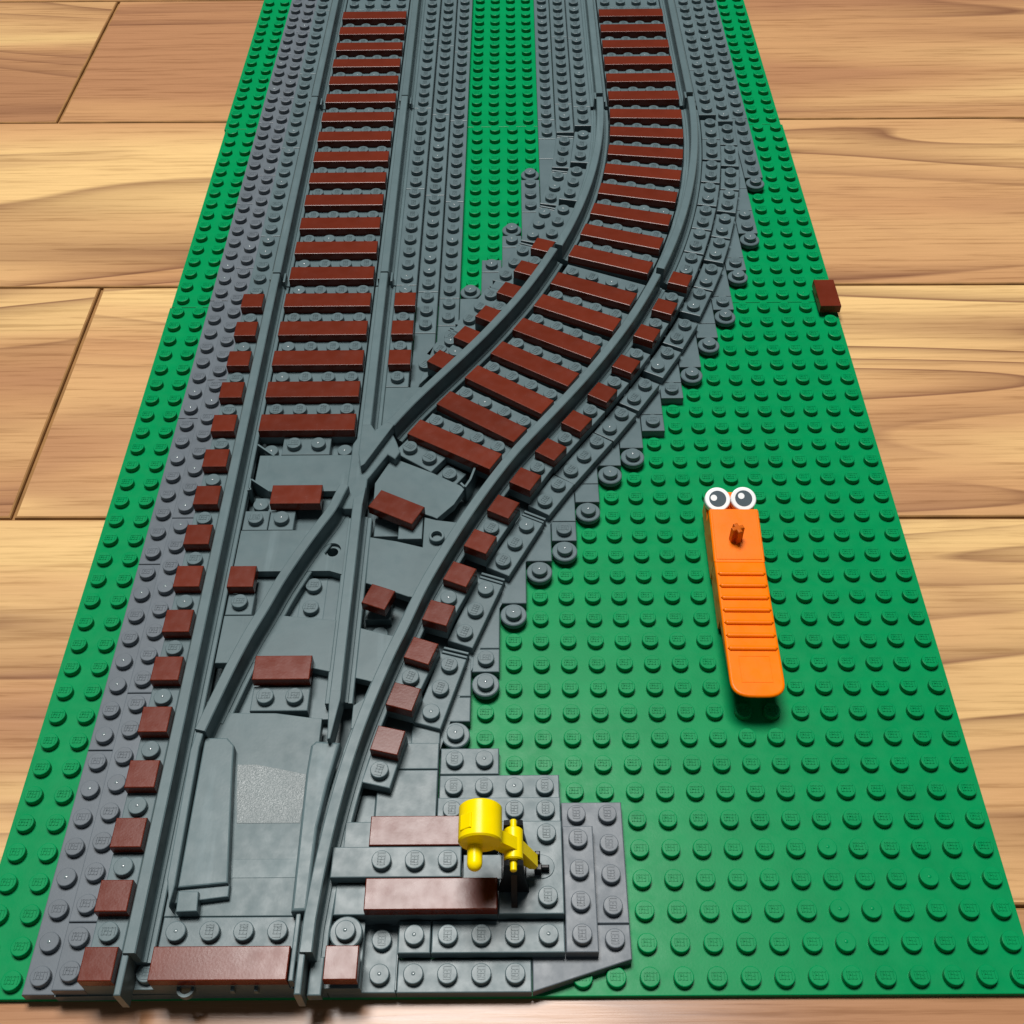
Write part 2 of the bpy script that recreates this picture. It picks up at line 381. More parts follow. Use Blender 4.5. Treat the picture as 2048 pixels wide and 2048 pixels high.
# ------------------------------------------------------------------ ballast laid on the stud grid
def row(i, ztop, y0, y1, where, grp, length=8, first=None, turn=90, skip=(), m=GREY, name='ballast_plate'):
    # a row of one-wide plates along y in column i
    cuts = [y0]
    if first: cuts.append(y0 + first)
    while cuts[-1] < y1: cuts.append(min(y1, cuts[-1] + length))
    for k, (a, b) in enumerate(zip(cuts[:-1], cuts[1:])):
        n = int(b - a); st = [(0, -n / 2 + q + .5) for q in range(n) if (a + q) not in skip]
        plate(name, f'dark grey plate, {ORD[k]} from the front in the {where}', i + .5, (a + b) / 2, 1, n, ztop, 0, st, m, grp, turn=turn)
def grid(label, x0, x1, y0, y1, ztop, studs=True, m=GREY, group=None, h=0.4, turn=0, name=None):
    nx, ny = x1 - x0, y1 - y0
    st = [(-nx / 2 + a + .5, -ny / 2 + b + .5) for a in range(int(round(nx))) for b in range(int(round(ny)))] if studs is True else ([(sx - (x0 + x1) / 2, sy - (y0 + y1) / 2) for sx, sy in studs] if studs else [])
    covered.append((x0, x1, y0, y1))
    return plate(name or ('ballast_plate' if st else 'smooth_tile'), label, (x0 + x1) / 2, (y0 + y1) / 2, nx, ny, ztop, 0, st, m, group, h, turn, 'plate' if st else 'tile')
def round_plate(label, i, j, z=0.4, group='round plates stepping down the ballast edge', y=None):
    mb = MB(); lathe(mb, [(0.30, 0), (0.36, 0.06), (0.36, 0.13), (0.46, 0.15), (0.49, 0.17), (0.49, 0.365), (0.455, 0.398)], 28)
    me = _pm.get('round') or mb.mesh('round_plate', GREY); _pm['round'] = me
    o = link('round_plate', me, None, (i + .5, (j + .5) if y is None else y, z - 0.4), 0, label, 'round plate', group)
    link('stud', stud_mesh(GREY, 40, True), o, (0, 0, 0.398)); covered.append((i, i + 1, j, j + 1)); return o

GO = 'ballast rows along the outer side of the straight track'
row(2, 0.4, 0, 64, 'lowest row outside the straight track', GO, 8, turn=180, m=GREYP)
row(3, 0.8, 0, 64, 'middle row outside the straight track', GO, 8, 2, turn=180, m=GREYP)
row(4, 1.2, 0, 64, 'top row outside the straight track', GO, 8, 4, turn=180, skip=set(range(0, 32, 2)))
GI = 'ballast rows between the two tracks beside the straight one'
row(11, 1.2, 25, 64, 'top row inside the straight track', GI, 8, 7, skip={26, 28, 30})
row(12, 0.8, 29, 64, 'middle row inside the straight track', GI, 8, 3)
row(13, 0.4, 30, 64, 'lowest row inside the straight track', GI, 8, 2)
GC = 'ballast rows between the two tracks beside the curved one'
row(18, 0.4, 46, 64, 'lowest row before the far curved track', GC, 8, 2)
row(19, 0.8, 46, 64, 'middle row before the far curved track', GC, 8, 3)
row(20, 1.2, 46, 64, 'top row before the far curved track', GC, 8, 2)
GX = 'ballast rows along the outer side of the far curved track'
row(27, 1.2, 47, 64, 'top row beyond the far curved track', GX, 8, 5)
row(28, 0.8, 47, 64, 'middle row beyond the far curved track', GX, 8, 4)
row(29, 0.4, 42, 64, 'lowest row beyond the far curved track', GX, 8, 6)

GE = 'small pieces stepping along the outer edge of the branch ballast'
GS = 'small pieces stepping along the inner edge of the branch ballast'
def edge(lst, side, grp):
    # pieces named from the front to the back
    cnt = {'t': 0, 'p': 0, 'r': 0}
    for kind, i, y0, y1 in sorted(lst, key=lambda t: (t[2], t[1])):
        cnt[kind] += 1; o = ORD[cnt[kind] - 1]
        if kind == 'r': round_plate(f'dark grey round plate, {o} from the front on the {side} ballast edge', i, y0)
        elif kind == 't': grid(f'smooth dark grey tile, {o} from the front on the {side} ballast edge', i, i + 1, y0, y1, 0.4, False, group=grp)
        else: grid(f'square dark grey plate, {o} from the front on the {side} ballast edge', i, i + 1, y0, y1, 0.4, True, group=grp)
edge([('r', 14, 8, 9), ('t', 14, 9, 10), ('t', 14, 10, 12), ('r', 15, 10, 11), ('p', 15, 11, 12), ('t', 15, 12, 14), ('r', 16, 13, 14), ('t', 16, 14, 16),
      ('r', 17, 15, 16), ('t', 17, 16, 18), ('r', 18, 16, 17), ('p', 18, 17, 18), ('t', 18, 18, 20), ('r', 19, 18, 19), ('t', 19, 19, 20), ('t', 19, 20, 22), ('r', 20, 20, 21),
      ('t', 20, 21, 23), ('r', 21, 21, 22), ('t', 21, 22, 24), ('p', 22, 23, 24), ('t', 22, 24, 26), ('p', 23, 25, 26), ('t', 23, 26, 28), ('r', 24, 26, 27), ('t', 24, 27, 30),
      ('r', 25, 28, 29), ('t', 25, 29, 30), ('t', 25, 30, 32), ('r', 26, 30, 31), ('p', 26, 31, 32), ('t', 26, 32, 36), ('r', 27, 33, 34), ('p', 27, 34, 35), ('t', 27, 35, 39), ('r', 28, 36, 37),
      ('p', 28, 37, 39), ('t', 28, 39, 41), ('t', 28, 41, 46), ('r', 29, 41, 42)], 'outer branch', GE)
edge([('t', 13, 28, 30), ('t', 14, 29, 32), ('r', 14, 32, 33), ('t', 15, 31, 34), ('p', 15, 34, 35), ('t', 16, 33, 36), ('p', 16, 36, 37), ('r', 16, 37, 38),
      ('t', 17, 35, 39), ('p', 17, 39, 42), ('r', 17, 42, 43), ('t', 18, 38, 44), ('t', 18, 44, 46)], 'inner branch', GS)
# long smooth tile narrowing between the two tracks
mb = MB(); prism(mb, [(12 + GAP, 25.0), (12.3, 25.0), (13 - GAP, 28.2), (13 - GAP, 29 - GAP), (12 + GAP, 29 - GAP)], 0.4, 0.798, 0.035)
link('smooth_tile', mb.mesh('smooth_tile', GREY), label='smooth dark grey wedge tile narrowing towards the fork of the two tracks', cat='tile')

# turned plates that follow the branch
def turned(pts, z, label, group, ridge=0, name='ballast_plate', pad=0.5):
    a, b = Vector(pts[0]), Vector(pts[-1]); d = (b - a); n = len(pts); L = d.length
    ang = math.atan2(d.x, d.y); c = (a + b) / 2
    st = [(0, -L / 2 + L * k / (n - 1)) for k in range(n)]; ly = L + 2 * pad - 0.04
    o = link(name, box_mesh(1, ly, 0.398, GREY, name), None, (c.x, c.y, z - 0.4), -ang, label, 'plate', group)
    add_studs(o, st, 0.398, GREY, 90, 0.25)
    if ridge:   # the hinge end: two low bars with a slot between
        mb = MB(); e = ridge * (ly / 2)
        for q, wd in ((0.10, .10), (0.27, .10)):
            y = e + ridge * q; prism(mb, rect(-.47, .47, y - wd / 2, y + wd / 2), 0, 0.36, 0.03)
        link('hinge_end', mb.mesh('hinge_end', GREY), o)
    return o
GH = 'hinged plates turned along the outer side of the branch'
OUT = [([(13.67, 9.08), (13.95, 10.03), (14.23, 10.98)], 1), ([(14.74, 12.37), (15.1, 13.34), (15.47, 14.31)], 1), ([(16.12, 15.63), (16.57, 16.5), (17.02, 17.37)], 1),
       ([(17.77, 18.64), (18.32, 19.50)], 0), ([(18.86, 20.27), (19.43, 21.08), (20.0, 21.89)], 0), ([(20.58, 22.68), (21.14, 23.52)], 0), ([(21.74, 24.47), (22.28, 25.32)], 0),
       ([(22.94, 26.52), (23.45, 27.40)], 0), ([(23.97, 28.42), (24.43, 29.32)], 0), ([(24.97, 30.67), (25.35, 31.57)], 0), ([(25.77, 32.51), (26.13, 33.43)], 0),
       ([(26.48, 34.63), (26.78, 35.56)], 0), ([(27.05, 36.58), (27.31, 37.55)], 0), ([(27.59, 38.76), (27.80, 39.73)], 0), ([(28.0, 40.76), (28.14, 41.74)], 0),
       ([(28.28, 42.97), (28.39, 43.98)], 0), ([(28.45, 45.05), (28.51, 46.05)], 0)]
for k, (p, r) in enumerate(OUT):
    turned(p, 0.8, f'dark grey hinged plate, {ORD[k]} from the front in the low turned row beyond the branch', GH, r)
GN = 'hinged plates turned along the top outer side of the curved track'
INA = []
for k, (a0, a1) in enumerate([(-20.3, -19.03), (-17.65, -16.35), (-15.0, -13.68), (-12.25, -10.92), (-9.48, -8.15), (-6.66, -5.27), (-3.97, -2.65)]):
    p = [(-16 + 43.54 * math.cos(R(a)), 48 + 43.54 * math.sin(R(a))) for a in (a0, a1)]
    turned(p, 1.2, f'dark grey hinged plate, {ORD[k]} from the front in the high turned row beyond the curve', GN)
GB = 'hinged plates turned along the inner side of the branch'
INB = [[(13.25, 27.75), (13.71, 28.6)], [(14.52, 29.84), (15.0, 30.73), (15.5, 31.62)], [(16.2, 33.11), (16.62, 34.07), (17.04, 35.04)], [(17.56, 36.33), (17.88, 37.27), (18.18, 38.21)],
       [(18.54, 39.55), (18.77, 40.53), (18.97, 41.51)], [(19.2, 42.95), (19.33, 43.95), (19.42, 44.95)]]
for k, p in enumerate(INB):
    turned(p, 0.8, f'dark grey hinged plate, {ORD[k]} from the front in the low turned row inside the branch', GB, 1)
GT = 'hinged plates turned along the top inner side of the curved track'
for k, p in enumerate([[(18.49, 35.88), (18.82, 36.87), (19.12, 37.88)], [(19.50, 39.35), (19.74, 40.33), (19.93, 41.34)], [(20.19, 42.81), (20.33, 43.8), (20.43, 44.89)]]):
    turned(p, 1.2, f'dark grey hinged plate, {ORD[k]} from the front in the high turned row inside the curve', GT)

# bed of plates under the tracks: stepped, mostly hidden, seen from the front end and through the gaps
def bed():
    o = None
    for k, (hw, z0, z1) in enumerate(((5.0, 0.002, 0.395), (4.0, 0.395, 0.795))):
        for y0 in range(0, 64, 16):
            if k: break
            mb = MB(); prism(mb, rect(8 - hw + GAP, 8 + (hw if y0 >= 32 else min(hw, 3.0)) - GAP, y0 + .02, y0 + 16 - .02), z0, z1, 0.02)
            link('bed_plate', mb.mesh('bed_plate', GREY), label=f'dark grey bed plate under the straight track, {ORD[y0 // 16]} from the front', cat='plate', group='bed plates hidden under the tracks')
        if k:
            for nm, q in (('behind the front edge', (4, 12, .02, 2)), ('in the pits between the closure rails', (6.2, 10.3, 8.9, 15)), ('in front of the straight deck', (6.2, 9.6, 17, 19)), ('behind the straight deck', (6.3, 10, 21, 22))):
                mb = MB(); prism(mb, rect(*q), z0, z1, 0.02)
                link('bed_plate', mb.mesh('bed_plate', GREY), label=f'dark grey bed plate {nm}', cat='plate', group='bed plates hidden under the tracks')
            continue
        full = DIV + ARC[1:]; a = offset(full, -hw); b = offset(full, hw)
        cut = [(0, 62), (62, 100), (100, len(DIV)), (len(DIV) - 1, len(full))]
        for q, (i0, i1) in enumerate(cut):
            seg = range(i0, min(i1 + 1, len(full))); L = [tuple(a[i]) for i in seg]; Rr = [tuple(b[i]) for i in seg]
            mb = MB(); n = len(L); vs = [(x, y, z) for z in (z0 - .003, z1 - .004) for x, y in L + Rr]; fs = []
            for i in range(n - 1):
                fs.append((2 * n + i, 3 * n + i, 3 * n + i + 1, 2 * n + i + 1)); fs.append((i, i + 1, 2 * n + i + 1, 2 * n + i)); fs.append((n + i, 3 * n + i, 3 * n + i + 1, n + i + 1))
            fs.append((0, 2 * n, 3 * n, n)); fs.append((n - 1, 2 * n - 1, 4 * n - 1, 3 * n - 1))
            mb.add(vs, fs); link('bed_plate', mb.mesh('bed_plate', GREY), label=f'dark grey bed plate under the branch, {ORD[q]} from the front', cat='plate', group='bed plates hidden under the tracks')
        mb = MB(); prism(mb, rect(24 - hw + GAP, 24 + hw - GAP, 48.02, 64), z0, z1, 0.02)
        link('bed_plate', mb.mesh('bed_plate', GREY), label='dark grey bed plate under the far end of the curved line', cat='plate', group='bed plates hidden under the tracks')
bed()

baseplate('large green baseplate at the front with the orange brick tool on it', 0, 32)
baseplate('half-length green baseplate between the front and far ones', 32, 16, 0.06)
baseplate('far green baseplate running out of the picture at the top', 48, 32, -0.03)

# ------------------------------------------------------------------ straight and curved track pieces
GRL, GRR = 5.46, 10.52
def joint_tabs(x, y, s): return [(rect(x + s * .16 - .07, x + s * .16 + .07, y - .42, y + .1), 1.2, 1.86, .03)]
def straight(label, cx, y0, ln=16):
    t = empty('straight_track', label, 'railway track', (cx, y0, 0), 'straight track pieces')
    for s in (-1, 1):
        mb = MB(); P = V2((s * 2.53, 0.05), (s * 2.53, ln - 0.05)); sweep(mb, P)
        prism(mb, rect(s * 2.53 - .24 - .06, s * 2.53 - .24 + .06, -.35, .3), 1.2, 1.9, .03)
        prism(mb, rect(s * 2.53 + .30 - .05, s * 2.53 + .30 + .05, -.15, .5), 1.2, 1.6, .03)
        link('rail', mb.mesh('rail', RAILM), t)
    for k in range(0, ln, 2):
        o = sleeper(t, 0, k + 1, notch=(k % 4 == 2))
        if y0 + k >= 60:
            for u in (-1.5, -.5, .5, 1.5): link('stud', stud_mesh(GREY, 90, False), o, (u, -.5, 1.2))
    return t
straight('straight grey track piece joined to the far end of the points', 8, 32)
straight('straight grey track piece at the far end of the straight line', 8, 48)
straight('straight grey track piece after the curve at the far end', 24, 48)
GTL = 'brown tiles laid as sleepers between the rails of the straight line'
n = 0
for j in range(22, 60, 2):
    brown(f'reddish brown four-stud tile across the straight track, {ORD[n]} beyond the crossing', 7.98, j + .5, 4, group=GTL); n += 1
GTR = 'brown tiles laid as sleepers between the rails of the far curved line'
for k, j in enumerate(range(48, 60, 2)):
    brown(f'reddish brown four-stud tile, {ORD[k]} after the end of the curve', 24, j + .5, 4, group=GTR)

ct = empty('curved_track', 'curved grey track piece bending back parallel to the straight line', 'railway track', (0, 0, 0))
for s in (-1, 1): rail(ct, offset(ARC, s * 2.54)[1:-1])
GTC = 'brown tiles laid as sleepers between the rails of the curve'
for k in range(8):
    a = R(-21.45 + k * 2.762); c = Vector((-16 + 40 * math.cos(a), 48 + 40 * math.sin(a)))
    brown(f'reddish brown four-stud tile across the curved track, {ORD[k]} from the front', c.x, c.y, 4, rot=a, group=GTC)
    c2 = c + Vector((-math.sin(a), math.cos(a))) * .46
    sleeper(ct, c2.x, c2.y, a, dp=1.86, notch=(k % 2 == 1), z=1.2 - .003 * (k % 2), sv=0.47)

# ------------------------------------------------------------------ the points (switch)
sw = empty('track_points', 'grey railway points where the branch leaves the straight line', 'railway points', (0, 0, 0))
rail(sw, V2((GRL, 0.66), (GRL, 31.95)), extra=[(rect(GRL - .22, GRL - .02, -.48, .8), .85, 1.9, .04), (rect(GRL - .45, GRL - .05, .02, .8), .82, 1.2, .03)])
R2 = [p for p in offset(DIV, 2.52) if p.y > 0.66 and p.y < 99]
rail(sw, [Vector((10.52, .66)), Vector((10.53, 1.6))] + [p for p in R2 if p.y > 2.6],
     extra=[(rect(10.3, 10.5, -.48, .8), .85, 1.9, .04), (rect(10.55, 10.95, -.3, .8), .82, 1.22, .04), (rect(10.02, 10.16, .02, 2.0), 1.0, 1.5, .03)])
R3 = catmull([(6.21, 7.85), (6.52, 9.1), (6.88, 10.5), (7.24, 11.7), (7.62, 12.75), (8.06, 14.05), (8.66, 15.5), (9.12, 16.5), (9.55, 17.4), (9.84, 18.35)], 5)
rail(sw, R3[3:-1]); 
mb = MB(); sweep(mb, R3[:4], HEAD); link('rail', mb.mesh('rail', RAILM), sw); mb = MB(); sweep(mb, R3[-2:] + V2((9.93, 18.62)), HEAD); link('rail', mb.mesh('rail', RAILM), sw)
rail(sw, V2((10.52, 9.3), (10.53, 17.6)))
mb = MB(); prism(mb, [(10.42, 7.48), (10.52, 7.5), (10.71, 9.0), (10.71, 9.4), (10.33, 9.4), (10.33, 8.9)], 1.2, 1.996, .03); link('rail', mb.mesh('rail', RAILM), sw); mb = MB()
prism(mb, [(10.34, 17.5), (10.71, 17.5), (10.78, 18.5), (10.62, 18.2), (10.34, 17.9)], 1.2, 1.996, .03); link('rail', mb.mesh('rail', RAILM), sw)
# beyond the frog
rail(sw, V2((10.52, 21.9), (10.52, 31.95)))
R3U = [p for p in offset(DIV, -2.66) if p.y > 21.9]
rail(sw, R3U)
mb = MB(); r3r = R3U[0]
prism(mb, [(10.47, 19.6), (10.62, 19.72), (11.62, 21.85), (11.72, 22.0), (11.5, 22.35), (10.9, 21.6), (10.71, 21.95), (10.33, 21.95), (10.33, 20.3)], 1.55, 1.994, .04)
link('frog', mb.mesh('frog', RAILM), sw)
mb = MB()
prism(mb, [(9.43, 17.97), (9.95, 17.72), (10.3, 17.72), (10.72, 18.3), (10.74, 19.25), (11.45, 20.6), (11.76, 20.35), (11.95, 20.75), (11.75, 21.35), (11.5, 21.95), (10.3, 21.95), (9.98, 21.2), (9.95, 18.7)], .85, 1.6, .05)
link('frog_base', mb.mesh('frog_base', RAILM), sw)
# decks between the rails
mb = MB(); Z0, Z1, B = .84, 1.2, .025
prism(mb, [(6.15, 20.98), (6.15, 19.5), (6.8, 19.0), (9.5, 19.0), (9.96, 18.75), (9.96, 20.98)], Z0, Z1, B)
hole = [(9.62 + .33 * math.cos(t), 16.0 + .33 * math.sin(t)) for t in [math.pi / 2 + math.pi * q / 16 for q in range(17)]]
prism(mb, [(9.62, 15.0)] + list(reversed(hole)) + [(9.62, 17.87), (9.43, 17.96), (9.15, 17.4), (8.95, 16.98), (6.0, 16.98), (6.0, 15.0)], Z0, Z1, 0)
prism(mb, [(9.62, 15.0), (10.1, 14.83), (10.1, 17.7), (9.95, 17.71), (9.62, 17.87)] + [(2 * 9.62 - x, y) for x, y in hole], Z0, Z1, 0)
prism(mb, [(6.0, 12.98), (6.0, 10.95), (9.0, 10.95), (9.43, 10.72), (10.04, 10.57), (10.1, 10.57), (10.1, 12.75), (8.05, 12.98)], Z0, Z1, B)
prism(mb, [(6.0, 9.4), (6.0, 2.0), (10.02, 2.0), (10.02, 8.72), (9.6, 8.75), (8.43, 8.93), (6.93, 8.95), (6.3, 9.3)], Z0, Z1, B)
prism(mb, [(11.0, 18.3), (13.02, 17.77), (13.37, 17.62), (13.54, 17.52), (14.18, 18.25), (14.57, 19.05), (14.47, 19.2), (13.27, 19.94), (11.75, 20.72), (11.5, 20.6), (10.98, 19.4)], Z0, Z1, B)
prism(mb, [(11.0, 16.62), (12.05, 16.4), (13.05, 16.1), (13.05, 17.6), (13.5, 17.45), (14.45, 17.3), (13.1, 13.7), (12.62, 13.78), (12.1, 14.0), (11.02, 14.42)], Z0, Z1, B)
prism(mb, [(11.0, 12.4), (12.0, 12.1), (12.5, 11.98), (11.85, 10.05), (11.42, 10.19), (11.0, 10.3)], Z0, Z1, B)
prism(mb, [(11.02, 24.98), (11.02, 22.0), (11.3, 22.4), (12.75, 24.98)], Z0, Z1, B)
prism(mb, [(11.02, 9.2), (11.02, 8.3), (11.2, 8.3), (11.5, 9.6)], Z0, Z1, B)
link('deck', mb.mesh('deck', RAILM), sw)
mb = MB(); lathe(mb, [(.328, 1.19), (.328, 1.05), (.21, 1.05), (.21, .5)], 24, 9.62, 16.0, True); link('bolt_hole', mb.mesh('bolt_hole', RAILM), sw)
mb = MB(); prism(mb, [(7.42, 7.0), (7.72, 4.95), (9.72, 4.95), (9.82, 6.62), (8.06, 7.0)], 1.15, 1.212, .008); link('textured_pad', mb.mesh('textured_pad', ROUGHG_SHEEN), sw)
mb = MB()
prism(mb, rect(5.98, 10.0, 3.17, 3.77), 1.15, 1.212, .012); link('tie_bar', mb.mesh('tie_bar', RAILM), sw)
# moving blades
mb = MB()
prism(mb, [(6.36, 2.72), (7.86, 2.86), (7.40, 6.63), (7.31, 7.5), (7.04, 7.78), (6.30, 7.79)], 1.22, 1.6, .05)
prism(mb, [(6.3, 2.3), (7.9, 2.5), (7.88, 2.9), (6.3, 2.8)], 1.22, 1.45, .03); prism(mb, [(6.42, 2.62), (7.03, 2.6), (7.09, 2.0), (6.46, 1.98)], 1.22, 1.62, .03)
sl = link('point_blade', mb.mesh('point_blade', RAILM), sw)
mb = MB(); prism(mb, [(6.08, 2.9), (6.3, 2.05), (6.36, 2.7), (6.26, 7.3), (6.33, 8.1), (6.08, 8.1), (5.98, 7.2), (6.04, 5.0)], 1.22, 1.86, .04); link('blade_rail', mb.mesh('blade_rail', RAILM), sl)
mb = MB(); prism(mb, [(9.88, 1.96), (10.36, 1.98), (10.38, 4.6), (10.55, 6.1), (10.8, 7.55), (10.0, 7.62), (9.84, 7.45), (9.80, 6.4), (9.86, 3.0)], 1.22, 1.66, .09, segs=3); link('point_blade', mb.mesh('point_blade', RAILM), sw)
# spring hooks beside the decks
mb = MB()
def strip(mb, a, b, wd, z0, z1):
    a, b = Vector(a), Vector(b); d = (b - a).normalized(); n = Vector((d.y, -d.x)) * wd / 2
    prism(mb, [tuple(a - n), tuple(a + n), tuple(b + n), tuple(b - n)], z0, z1, .01)
strip(mb, (5.97, 21.6), (6.74, 20.95), .07, .4, 1.22); strip(mb, (6.0, 19.66), (6.82, 19.02), .07, .4, 1.22); strip(mb, (5.9, 19.1), (6.06, 19.16), .1, .4, 1.22); strip(mb, (5.96, 19.7), (6.0, 19.1), .06, .4, 1.22)
link('spring', mb.mesh('spring', RAILM), sw)
mb = MB(); hk = [(15.05, 20.3), (14.95, 20.0), (14.8, 19.45), (14.6, 19.05)]
for a, b in zip(hk[:-1], hk[1:]): strip(mb, a, b, .09, .4, 1.34)
strip(mb, (14.6, 19.08), (14.42, 19.3), .09, .4, 1.3); link('spring', mb.mesh('spring', RAILM), sw)
mb = MB(); lathe(mb, [(.3, 1.18), (.3, 1.4), (.28, 1.42), (.21, 1.42), (.2, 1.38), (.2, 1.22)], 24, 13.58, 16.5); link('stud', mb.mesh('open_stud', RAILM), sw)
# end clips under the first tile
mb = MB(); lathe(mb, [(.26, .82), (.26, 1.06), (.17, 1.06), (.17, .82)], 20, 7.0, -.02, False); link('end_clip', mb.mesh('end_clip', RAILM), sw)
mb = MB(); prism(mb, rect(8.3, 8.42, -.12, .1), .85, 1.08, .02); prism(mb, rect(8.98, 9.1, -.12, .1), .85, 1.08, .02); link('end_clip', mb.mesh('end_clip', RAILM), sw)
sleeper(sw, 8, 1, notch=False)
link('stud', stud_mesh(GREY, 90, False), sw, (5.75, .45, .82))
for j in range(22, 32, 2): sleeper(sw, 8, j + 1, notch=(j % 4 == 0))

GTD = 'brown tiles laid as sleepers between the rails of the branch'
DT = [(14.12, 21.18), (15.2, 22.78), (16.35, 24.4), (17.47, 26.01), (18.47, 27.68), (19.47, 29.44), (20.3, 31.15)]
for k, (x, y) in enumerate(DT):
    h = heading(x, y, DIV); brown(f'reddish brown four-stud tile across the branch, {ORD[k]} beyond the crossing', x, y, 4, rot=-h, group=GTD)
    f = Vector((math.sin(h), math.cos(h))) * .47; sleeper(sw, x + f.x * (1.3 if k == 6 else 1), y + f.y * (1.3 if k == 6 else 1), -h, dp=2.2 if k == 6 else 1.84, notch=(k % 2 == 1), z=1.2 - .003 * (k % 2), sv=0.47)

brown('reddish brown four-stud tile across the very front of the track', 8, .5, 4)
brown('reddish brown two-stud tile on the straight deck before the crossing', 8, 18.5, 2)
brown('reddish brown two-stud tile near the point blades', 8.5, 10.5, 2)
brown('small square brown tile beside the inner face of the straight rail', 6.48, 14.47, 1)
brown('tilted reddish brown two-stud tile on the branch deck', 11.98, 17.79, 2, ztop=1.62, rot=R(-27.5))
brown('small square brown tile turned in the gap before the branch rail', 11.6, 13.49, .96, .94, rot=R(-21.5))
# plates seen in the gaps of the points
GG = 'small plates seen in the openings of the points'
grid('grey two-stud plate in the opening between the first cross tile and the straight deck', 7, 9, 21, 22, 1.2, True, group=GG)
grid('single grey plate in the corner of the pit beside the straight rail', 6, 7, 17, 18, 1.2, True, group=GG)
grid('grey plate under the front of the two-stud tile on the straight deck', 7, 8, 17, 18, 1.196, True, group=GG)
grid('single grey plate in front of the small square tile by the straight rail', 6, 7, 13, 14, 1.2, True, group=GG)
grid('grey two-stud plate lying lengthwise in the pit between the closure rails', 8.55, 9.55, 13, 15, .81, True, group=GG)
grid('grey two-stud plate in front of the tile near the point blades', 7.5, 9.5, 9, 10, 1.2, True, group=GG)
grid('flat grey tile with a tall front face in the branch pit', 12.06, 13.02, 16.5, 17.6, 1.2, False, group=GG)
grid('low grey plate under the turned square tile in the branch pit', 11.05, 12.02, 13.02, 14.0, .8, False, group=GG)
link('stud', stud_mesh(GREY, 90, True), sw, (11.62, 12.55, .395))
grid('flat low grey tile in the branch pit', 11.06, 12.04, 16.95, 17.9, .81, False, group=GG)
for nm, x, y in (('behind', 6.5, 21.45), ('behind2', 9.55, 21.45), ('pit', 6.5, 18.5)): link('stud', stud_mesh(GREY, 90, True), sw, (x, y, .80))
h = heading(12.7, 21, DIV)
turned([(12.29, 21.25), (13.11, 20.66)], 1.2, 'grey two-stud plate in front of the first cross tile of the branch', GG)
plate('ballast_plate', 'single low grey plate under the end of the first branch tile', 13.93, 20.09, 1, 1, .82, R(-35), [(0, 0)], GREY, GG)

# small square tiles along the sides
GQ = 'small square brown tiles along the outer side of the straight line'
for k, j in enumerate(range(0, 32, 2)):
    brown(f'small square brown tile, {ORD[k]} from the front along the outer side of the straight track', 4.5, j + .5, 1, group=GQ)
GQ2 = 'small square brown tiles inside the fork beside the straight line'
for k, j in enumerate((26, 28, 30)):
    brown(f'small square brown tile, {ORD[k]} from the fork along the inner side of the straight track', 11.56, j + .5, 1, group=GQ2)
OT = [(12.35, 7.65), (12.76, 9.3), (13.27, 11.15), (13.82, 12.76), (14.53, 14.5), (15.26, 16.05), (16.13, 17.78), (17.0, 19.22), (18.05, 20.83), (19.17, 22.45), (20.33, 24.15), (21.46, 25.93), (22.53, 27.97), (23.49, 29.8), (24.4, 31.8)]
GQ3 = 'small square brown tiles along the outer side of the branch'
GP = 'end plates carrying the small square tiles of the branch'
pair = {0: -1, 2: -1, 4: -1, 6: -1, 7: 1, 8: 1, 9: 1, 10: 1, 11: 1, 12: 1, 13: 1, 14: 1}
for k, (x, y) in enumerate(OT):
    h = heading(x, y); brown(f'small square brown tile, {ORD[k]} from the front along the outer side of the branch', x, y, .97, .95, rot=-h, group=GQ3)
    f = Vector((math.sin(h), math.cos(h)))
    if k in pair:
        g = .5 * pair[k] * (1.06 if k > 7 else .98); c = Vector((x, y)) + f * g
        o = link('ballast_plate', box_mesh(1, 1.96, .396, GREY, 'ballast_plate'), None, (c.x, c.y, .8), -h, f'dark grey plate with one bare stud under the {ORD[k]} small outer branch tile', 'plate', GP)
        add_studs(o, [(0, g)], .396)
    else:
        link('ballast_plate', box_mesh(.98, .96, .396, GREY, 'ballast_plate'), None, (x, y, .8), -h, f'single dark grey plate hidden under the {ORD[k]} small outer branch tile', 'plate', GP)
IT = [(13.42, 26.32), (14.52, 27.94), (15.46, 29.38), (16.41, 31.1), (17.2, 32.75), (18.02, 34.55)]
GQ4 = 'small square brown tiles along the inner side of the branch'
for k, (x, y) in enumerate(IT):
    h = heading(x, y); f = Vector((math.sin(h), math.cos(h)))
    brown(f'small square brown tile, {ORD[k]} from the fork along the inner side of the branch', x, y, .97, .95, rot=-h, group=GQ4)
    if k in (0, 2, 4):
        c = Vector((x, y)) + f * .48
        o = link('ballast_plate', box_mesh(1, 1.92, .396, GREY, 'ballast_plate'), None, (c.x, c.y, .8), -h, f'dark grey plate with one bare stud under the {ORD[k]} small inner branch tile', 'plate', GP)
        add_studs(o, [(0, .47)], .396)
    else:
        link('ballast_plate', box_mesh(.98, .96, .396, GREY, 'ballast_plate'), None, (x, y, .8), -h, f'single dark grey plate hidden under the {ORD[k]} small inner branch tile', 'plate', GP)
    e = Vector((x, y)) + Vector((-f.y, f.x)) * 1.0 - f * .05
    o = link('ballast_plate', box_mesh(.98, 1.9, .396, GREY, 'ballast_plate'), None, (e.x, e.y - .2, .395), -h, f'low dark grey plate beside the {ORD[k]} small inner branch tile', 'plate', GP)
    if k < 2: add_studs(o, [(0, .1)], .396)
brown('small square brown tile at the front corner beside the branch rail', 11.5, .5, 1)
brown('loose reddish brown two-stud tile hanging over the long edge of the green baseplates', 31.52, 31.95, 1, 2, .6)

